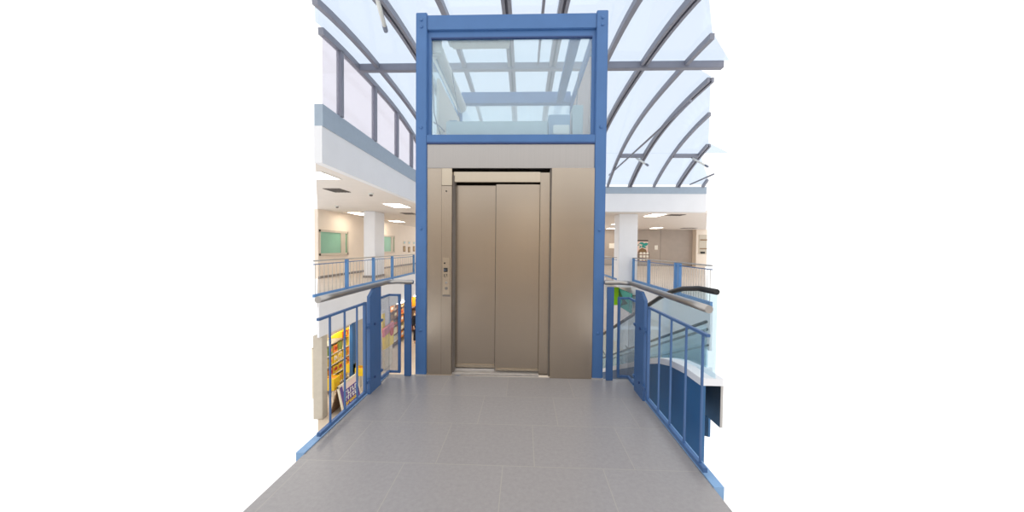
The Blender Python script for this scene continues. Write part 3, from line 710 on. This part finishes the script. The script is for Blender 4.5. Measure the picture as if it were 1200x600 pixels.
# added coloured shapes standing for a reflection in the railing glass
t = thing('reflection_shapes', (-5.45, 13.7, LZ), 'yellow, pink and red shapes standing for a reflection in the railing glass', 'reflection stand-in')
MB().box(-5.60, -5.50, 13.35, 14.15, LZ + .02, -2.75, .01).build('body', SHELFW, t)
MB().box(-5.58, -5.46, 13.3, 14.2, -2.75, -2.2, .01).build('front', PK[1], t)
MB().prism([(13.25, -2.25), (14.25, -2.05), (14.25, -1.85), (13.25, -1.92)], 0, -5.57, -5.47).build('pink_strip', PINK, t)
MB().tube([(-5.46, 13.95, -2.18), (-5.44, 13.95, -2.18)], .18, 16).build('red_disc', RED, t)
tag(MB().box(-5.64, -5.60, 13.35, 13.62, -2.1, -1.35, .004).build('banner', PK[1], None, (-5.62, 13.5, -2.1)), 'narrow yellow banner hanging on the white pillar', 'banner')

# brown shop
bx = -6.25
lv2 = [-3.35, -2.95, -2.55, -2.15, -1.78]
shelf_unit('shop_shelf', 'brown wooden shelf wall crowded with goods in the shop beyond the white pillar', 'shelf', bx, 14.5, 19.6, .3, lv2, -1.35, WOOD)
random.seed(8)
for r_, z in enumerate(lv2):
    for j in range(11):
        c = random.choice([7, 4, 4, 3, 0, 8, 5, 7, 4]); c2 = random.choice([0, 3, 5, 7])
        pack(bx - .03, 14.75 + j * .455, z, random.uniform(.28, .4), random.uniform(.2, .33), .16, PK[c], PK[c2], 'goods_box',
             '%s goods box, %s shelf of the brown shelf wall, %s from near end' % (PN[c], LEV[r_], ORD[j]), 'box', 'goods on the brown shelf wall')
t = thing('hanging_sign', (-5.85, 18.6, -2.0), 'plain orange hanging sign seen between railing post and lift post', 'sign')
MB().box(-6.2, -5.5, 18.58, 18.62, -1.95, -1.40, .004).build('panel', ORANGE, t)
for xx in (-6.1, -5.6): MB().tube([(xx, 18.6, -1.40), (xx, 18.6, -1.25)], .01, 6).build('hanger', VENT, t)

# teal and lime box sign on the fascia
t = thing('corner_sign', (4.4, 15, -1.3), 'corner sign with teal leaf board and lime board below the far column', 'sign')
MB().box(4.40, 4.43, 13.98, 15.86, -1.30, -.48, .004).build('teal_board', TEAL, t)
MB().box(4.17, 4.43, 15.86, 15.89, -1.26, -.44, .004).build('lime_board', LIME, t)
MB().prism([(15.8, -.51), (15.1, -.84), (14.4, -.96), (14.9, -1.08), (15.5, -1.24), (15.2, -.98), (15.8, -.79)], 0, 4.392, 4.401).build('leaf_mark', DKGREEN, t)
for yy in (14.3, 15.6): MB().box(4.41, 4.70, yy - .02, yy + .02, -.62, -.58).build('bracket', VENT, t)

# ------------------------------------------------------------------ escalators
SL = .41
def deckz(y):
    # level landing, transition curve, then the incline
    if y < 2.9: return .30
    if y < 3.9: return .30 - .205 * (y - 2.9) ** 2
    if y < 11.93: return .095 - SL * (y - 3.9)
    t_ = min(y - 11.93, 1.0); return .095 - SL * 8.03 - SL * (t_ - .5 * t_ * t_)
DZB = LZ + .2
def espath(x, a, b, dz=0., n=40): return [(x, a + (b - a) * i / n, max(DZB, deckz(a + (b - a) * i / n)) + dz) for i in range(n + 1)]
def escalator(xa, xb, ya, yb_, label):
    """xa/xb: the two balustrades; each starts where it comes into the picture"""
    t = thing('escalator', (xa, 4.6, LZ), label, 'escalator', 'escalators beside the bridge')
    for x, y0, s in ((xa, ya, -1), (xb, yb_, 1)):
        hp = espath(x, y0, 14.2, .72)
        MB().tube(hp, .024, 12).build('handrail', BLACK, t)
        pts = [(p[1], p[2] - .02) for p in hp] ; low = [(p[1], p[2] + .02) for p in espath(x, y0, 14.2, 0)]
        MB().prism(pts + low[::-1], 0, x - .006, x + .006).build('glass_balustrade', ESGL, t)
        MB().sweep(espath(x, y0, 14.2, -.01), rect(-.11 if s < 0 else -.07, .07 if s < 0 else .11, -.03, .03)).build('deck', WHITE, t)
        lo = [(p[1], max(LZ, p[2] - 1.05)) for p in espath(x, y0, 14.2, 0)]
        hi = [(p[1], p[2] - .03) for p in espath(x, y0, 14.2, 0)]
        ox = x + s * .085
        MB().prism(hi + lo[::-1], 0, ox - .015, ox + .015).build('side_cladding', BLUED, t)
        ix = x - s * .06
        MB().prism(hi + [(p[0], max(LZ, p[1] - .35)) for p in hi][::-1], 0, ix - .01, ix + .01).build('skirt_panel', PIPE, t)
    y = max(ya, yb_); 
    while y < 13.4:
        z = max(DZB, deckz(y + .2)) - .22
        MB().box(xa + .11, xb - .11, y, y + .42, max(LZ, z - .20), z, .004).build('step', VENT, t)
        y += .42
    return t
escalator(1.55, 2.78, 2.78, 5.25, 'escalator with black handrail and blue flank right beside the bridge railing')
escalator(3.14, 4.26, 5.9, 7.95, 'second escalator between the first one and the far gallery railing')

# ------------------------------------------------------------------ person by the brown shop
SKIN = mat('skin', (214, 168, 140), .55, var=.04); HAIR = mat('dark_hair', (34, 26, 22), .6, var=.2, scale=40)
COAT = mat('dark_coat', (32, 32, 40), .75, var=.12); SCARF = mat('pale_scarf', (240, 214, 160), .8, var=.15, scale=30); SHOE = mat('beige_shoe', (206, 184, 150), .6, var=.08)
def skin(name, verts, edges, radii, m, parent, root=0, sub=1):
    me = bpy.data.meshes.new(name); me.from_pydata(verts, edges, []); me.materials.append(m)
    o = bpy.data.objects.new(name, me); COL.objects.link(o)
    if parent: o.parent = parent
    md = o.modifiers.new('skin', 'SKIN'); 
    for i, r in enumerate(radii):
        rr = r if isinstance(r, tuple) else (r, r)
        me.skin_vertices[0].data[i].radius = rr
        me.skin_vertices[0].data[i].use_root = (i == root)
    md.use_smooth_shade = True
    sb = o.modifiers.new('sub', 'SUBSURF'); sb.levels = sub; sb.render_levels = sub
    ORIG[o] = ORIG[parent] if parent else (0, 0, 0)
    return o
pt = thing('person', (-5.50, 17.3, LZ), 'person in dark coat and trousers with pale scarf standing outside the brown shop', 'person')
pt.rotation_euler = (0, 0, math.radians(70))
V, ED, RA = [], [], []
def av(p, r, par=None):
    V.append(p); RA.append(r)
    if par is not None: ED.append((par, len(V) - 1))
    return len(V) - 1
pel = av((0, 0, .95), (.15, .11)); wa = av((0, 0, 1.1), (.135, .10), pel); ch = av((0, .01, 1.32), (.16, .11), wa); nk = av((0, .01, 1.47), .06, ch); hd0 = av((0, -.01, 1.56), .072, nk); hd1 = av((0, -.015, 1.66), (.082, .095), hd0); hd2 = av((0, -.01, 1.73), .06, hd1)
nose = av((0, -.125, 1.635), .013, hd1)
for s in (-1, 1):
    er = av((s * .085, 0, 1.64), .014, hd1)
    sh = av((s * .18, .01, 1.41), .062, ch); eb = av((s * .24, .03, 1.13), .045, sh); wr = av((s * .25, -.05, .90), .03, eb); pm = av((s * .25, -.065, .83), (.022, .036), wr)
    for f in range(4):
        yy = -.10 + f * .022; k0 = av((s * .252, yy, .785), .010, pm); k1 = av((s * .245, yy + .003, .745 - .006 * (f in (1, 2))), .0085, k0)
    th = av((s * .235, -.105, .81), .011, pm); av((s * .228, -.118, .775), .009, th)
    hp = av((s * .095, 0, .88), .09, pel); kn = av((s * .105, -.015, .48), .058, hp); an = av((s * .11, .015, .09), .04, kn); av((s * .115, -.13, .035), .035, an)
skin('body', V, ED, RA, SKIN, pt)
hv = [(0, .02, 1.60), (0, .02, 1.69), (0, .0, 1.755)]
skin('hair', hv, [(0, 1), (1, 2)], [(.085, .07), (.095, .095), .065], HAIR, pt)
cv = [(0, 0, .72), (0, 0, .95), (0, 0, 1.12), (0, .01, 1.32), (0, .01, 1.43)]; ce = [(0, 1), (1, 2), (2, 3), (3, 4)]; cr = [(.19, .15), (.18, .14), (.165, .13), (.185, .135), (.09, .08)]
for s in (-1, 1):
    b0 = len(cv); cv += [(s * .19, .01, 1.39), (s * .245, .03, 1.13), (s * .255, -.045, .92)]; ce += [(3, b0), (b0, b0 + 1), (b0 + 1, b0 + 2)]; cr += [.08, .062, .048]
skin('coat', cv, ce, cr, COAT, pt, 1)
tv = [(0, 0, .93)]; te = []; trr = [(.14, .11)]
for s in (-1, 1):
    b0 = len(tv); tv += [(s * .095, 0, .86), (s * .105, -.015, .48), (s * .11, .015, .12)]; te += [(0, b0), (b0, b0 + 1), (b0 + 1, b0 + 2)]; trr += [.105, .075, .062]
skin('trousers', tv, te, trr, COAT, pt)
sv = [(-.08, -.05, 1.46), (0, -.09, 1.45), (.08, -.05, 1.46), (.085, .05, 1.48), (0, .085, 1.49), (-.085, .05, 1.48), (.03, -.13, 1.22)]
skin('scarf', sv, [(0, 1), (1, 2), (2, 3), (3, 4), (4, 5), (5, 0), (1, 6)], [.042] * 6 + [.05], SCARF, pt)
for s in (-1, 1):
    skin('shoe', [(s * .11, .03, .045), (s * .115, -.07, .042), (s * .118, -.17, .035)], [(0, 1), (1, 2)], [.05, .05, .04], SHOE, pt)
